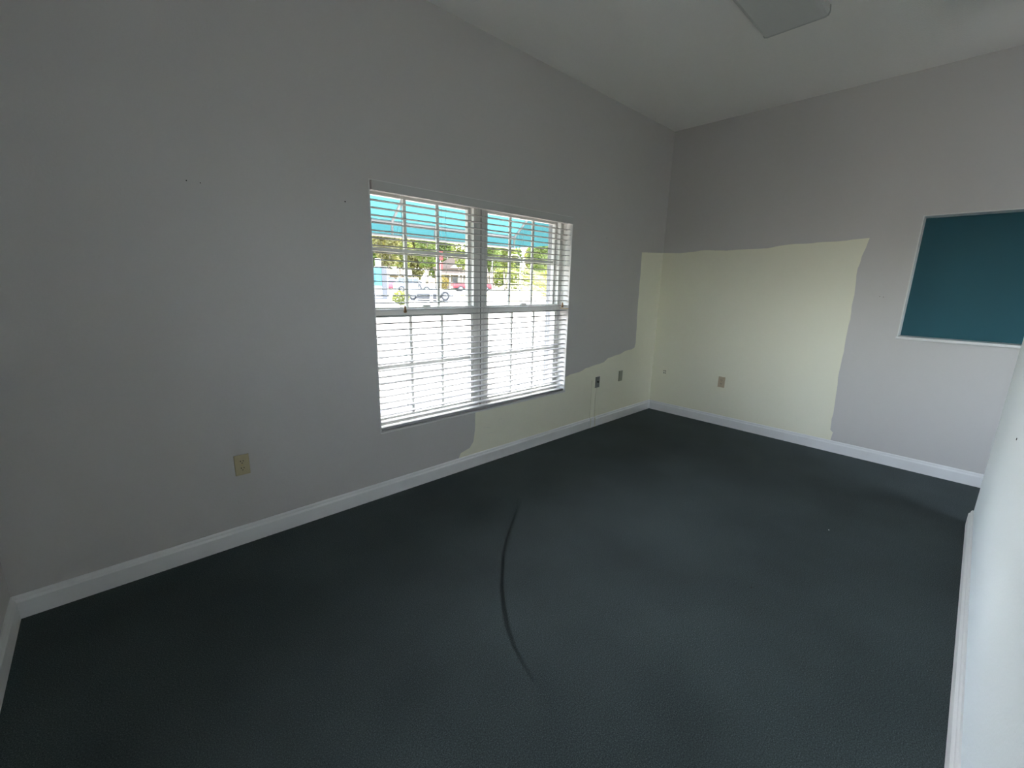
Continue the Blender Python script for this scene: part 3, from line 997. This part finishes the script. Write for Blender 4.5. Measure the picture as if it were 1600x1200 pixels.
loft([(-3.0, .92, rg(1.18)), (-2.95, .98, rg(1.22)), (-.75, 1.0, rg(1.24)), (1.25, 1.0, rg(1.24)), (2.7, .97, rg(1.18)), (2.95, .86, rg(1.05, .55))], 'body', M['car_red'], pk)
loft([(-.85, .93, [(1, 1.18), (.98, 1.24), (.7, 1.24), (0, 1.25)]), (-.62, .85, [(1, 1.18), (.97, 1.80), (.8, 1.88), (0, 1.90)]),
      (.55, .85, [(1, 1.18), (.97, 1.80), (.8, 1.88), (0, 1.90)]), (1.35, .93, [(1, 1.18), (.98, 1.24), (.7, 1.25), (0, 1.26)])], 'cabin', M['car_red'], pk)
MB().box(-2.9, -.95, -.82, .82, 1.20, 1.255).build('bed_cover', M['black_plastic'], pk)
for s in (-1, 1):
    MB().box(-.55, .0, s * .90 - .03, s * .90 + .03, 1.30, 1.74).build('side_glass', M['car_glass'], pk)
    MB().prism([(.06, 1.30), (.95, 1.30), (.55, 1.74), (.06, 1.74)], 'y', s * .90 - .03, s * .90 + .03).build('side_glass', M['car_glass'], pk)
    MB().box(-2.99, -2.93, s * .78 - .1, s * .78 + .1, .85, 1.15).build('tail_light', M['red_letter'], pk)
MB().box(2.86, 3.06, -.85, .85, .45, .66).build('front_bumper', M['hub'], pk)
MB().box(-3.1, -2.92, -.85, .85, .48, .66).build('rear_bumper', M['hub'], pk)
MB().box(-2.9, 2.9, -.6, .6, .38, .60).build('chassis', M['black_plastic'], pk)
for x in (-1.9, 1.9):
    for s in (-1, 1):
        wheel(pk, x, s * .86, .41, .28)

# white three wheeler
tw = empty('three_wheeler', (16.71, 31.04, -.09), math.radians(-33))
tw.scale = (1.08, 1.08, 1.22)
tag(tw, 'white and black open three wheeler parked on the driveway', 'vehicle')
loft([(-1.75, .18, [(.8, .45), (1, .62), (.9, .78), (0, .82)]), (-1.0, .42, [(.9, .22), (1, .5), (.9, .86), (0, .92)]), (-.3, .72, [(.95, .18), (1, .45), (.95, .74), (0, .72)]),
      (.5, .72, [(.95, .18), (1, .45), (.9, .80), (0, .88)]), (1.2, .50, [(.95, .2), (1, .42), (.8, .70), (0, .80)]), (1.85, .22, [(.95, .24), (1, .38), (.8, .52), (0, .56)])], 'body', M['car_white'], tw)
MB().box(-1.1, .80, -.77, .77, .12, .50).build('side_skirt', M['black_plastic'], tw, bevel=.04)
MB().prism([(.40, .86), (.62, .86), (.45, 1.14), (.40, 1.14)], 'y', -.45, .45).build('windscreen', M['car_glass'], tw)
for s in (-1, 1):
    MB().box(-.75, -.25, s * .30 - .2, s * .30 + .2, .55, .70).build('seat', M['black_plastic'], tw, bevel=.04)
    MB().prism([(-.72, .68), (-.58, .68), (-.78, 1.16), (-.90, 1.14)], 'y', s * .30 - .2, s * .30 + .2).build('seat_back', M['black_plastic'], tw)
    MB().tube([(-.95, s * .48, .85), (-.92, s * .46, 1.22), (-.92, s * .30, 1.30), (-.92, s * .14, 1.22), (-.95, s * .12, .85)], .035, 8).build('roll_hoop', M['black_plastic'], tw)
    wheel(tw, 1.18, s * .80, .34, .24)
    arcp = []
    for k in range(9):
        a = math.radians(20 + 150 * k / 8)
        arcp.append((1.18 + .43 * math.cos(a), .34 + .43 * math.sin(a)))
    arcp += [(x_ * .96 + 1.18 * .04, z_ - .04) for x_, z_ in reversed(arcp)]
    MB().prism(arcp, 'y', s * .80 - .14, s * .80 + .14).build('front_fender', M['car_white'], tw)
    MB().tube([(1.18, s * .3, .34), (1.18, s * .72, .34)], .03, 6).build('suspension_arm', M['black_plastic'], tw)
wheel(tw, -1.42, 0, .36, .30)
MB().tube([(-1.42, .2, .36), (-.7, .25, .40)], .05, 6).build('swing_arm', M['black_plastic'], tw)

# ------------------------------------------------------------------ buildings across the road
hs = empty('house', (50.4, 71.0, .33), math.radians(-36))
tag(hs, 'pink tan gabled house with red lettering across the road', 'building')
MB().box(-6.0, 6.0, 0, 8, 0, 4.0).build('wall', M['house_wall'], hs)
MB().prism([(-6.4, 3.95), (6.4, 3.95), (6.4, 4.15), (0.6, 7.6), (-0.4, 7.6), (-6.4, 4.15)], 'y', -.4, 8.4).build('roof', M['house_roof'], hs)
gb = MB().prism([(-2.9, 4.2), (3.1, 4.2), (.2, 6.7)], 'y', -.50, -.40).build('gable', M['house_white'], hs)
lt = MB()
x = -1.0
for w_, hh in ((.34, .8), (.26, .62), (.30, .8), (.22, .62), (.32, .8), (.26, .62), (.30, .62)):
    lt.box(x, x + w_ * .35, -.56, -.50, 4.62, 4.62 + hh)
    lt.box(x, x + w_, -.56, -.50, 4.62 + hh - .16, 4.62 + hh)
    lt.box(x, x + w_ * .8, -.56, -.50, 4.62 + hh * .35, 4.62 + hh * .35 + .14)
    x += w_ + .12
lt.build('red_lettering', M['red_letter'], gb)['kind'] = 'stuff'
MB().box(-5.8, 5.8, -2.0, 0, 2.75, 3.1).build('porch_roof', M['house_white'], hs)
for x in (-5.4, -2.9, -1.2, .5, 2.4, 5.3):
    MB().box(x - .13, x + .13, -1.9, -1.64, 0, 2.75).build('porch_post', M['house_white'], hs)
for x in (-4.1, -2.0, 1.5, 3.8):
    w_o = MB().box(x - .6, x + .6, -.06, .02, 1.0, 2.4).build('window', M['house_white'], hs)
    MB().box(x - .5, x + .5, -.09, -.05, 1.1, 2.3).build('pane', M['car_glass'], w_o)
MB().box(-.55, .45, -.06, .02, 0, 2.2).build('door', M['house_white'], hs)

lb = empty('low_building', (36.5, 77.5, .33), math.radians(-32))
tag(lb, 'long low building with dark roof across the road', 'building')
MB().box(-9, 4, 0, 7, 0, 2.4).build('wall', M['house_wall'], lb)
MB().prism([(-.8, 2.35), (7.8, 2.35), (7.8, 2.55), (3.5, 3.6), (-.8, 2.55)], 'x', -9.6, 4.6).build('roof', M['dark_roof'], lb)
for x in (-7, -4, -1, 2):
    w_o = MB().box(x - .8, x + .8, -.06, .02, .8, 2.0).build('window', M['house_white'], lb)
    MB().box(x - .7, x + .7, -.09, -.05, .9, 1.9).build('pane', M['car_glass'], w_o)

rsg = empty('roadside_sign', (35.4, 57.3, .33), math.radians(-32))
tag(rsg, 'red road sign on a post between the silver car and the pickup', 'sign')
MB().tube([(0, 0, 0), (0, 0, 4.6)], .07, 8).build('post', M['lamp_white'], rsg)
MB().box(-.38, .38, -.06, .06, 4.7, 6.1).build('panel', M['red_letter'], rsg, bevel=.03)
MB().box(-.32, .32, -.06, .06, 3.3, 4.3).build('panel', M['red_letter'], rsg, bevel=.03)

for i, (x, y, hgt, lab) in enumerate(((39.23, 42.97, 5.2, 'white curved lamp post left of the palm'), (36.6, 47.0 - 1.0, 4.3, 'thin white post by the nose of the red pickup'))):
    e = empty('lamp_post', (x, y, .33))
    tag(e, lab, 'lamp post')
    if i == 0:
        dx, dy = -.73, .68
        MB().tube([(0, 0, 0), (0, 0, hgt - .8), (dx * .15, dy * .15, hgt - .3), (dx * .5, dy * .5, hgt), (dx * 1.1, dy * 1.1, hgt), (dx * 1.5, dy * 1.5, hgt - .15)], [.11, .09, .08, .08, .07, .07], 8).build('pole', M['lamp_white'], e, smooth=True)
        MB().tube([(dx * 1.4, dy * 1.4, hgt - .1), (dx * 1.5, dy * 1.5, hgt - .4)], [.12, .24], 10).build('lamp_head', M['lamp_white'], e)
    else:
        MB().tube([(0, 0, 0), (0, 0, hgt)], [.05, .04], 8).build('pole', M['lamp_white'], e)
        MB().tube([(0, 0, hgt - .05), (0, 0, hgt + .12)], [.09, .05], 8).build('lamp_head', M['lamp_white'], e)
    MB().cyl((0, 0, .05), 'z', .2, .1, 10).build('base_plate', M['lamp_white'], e)
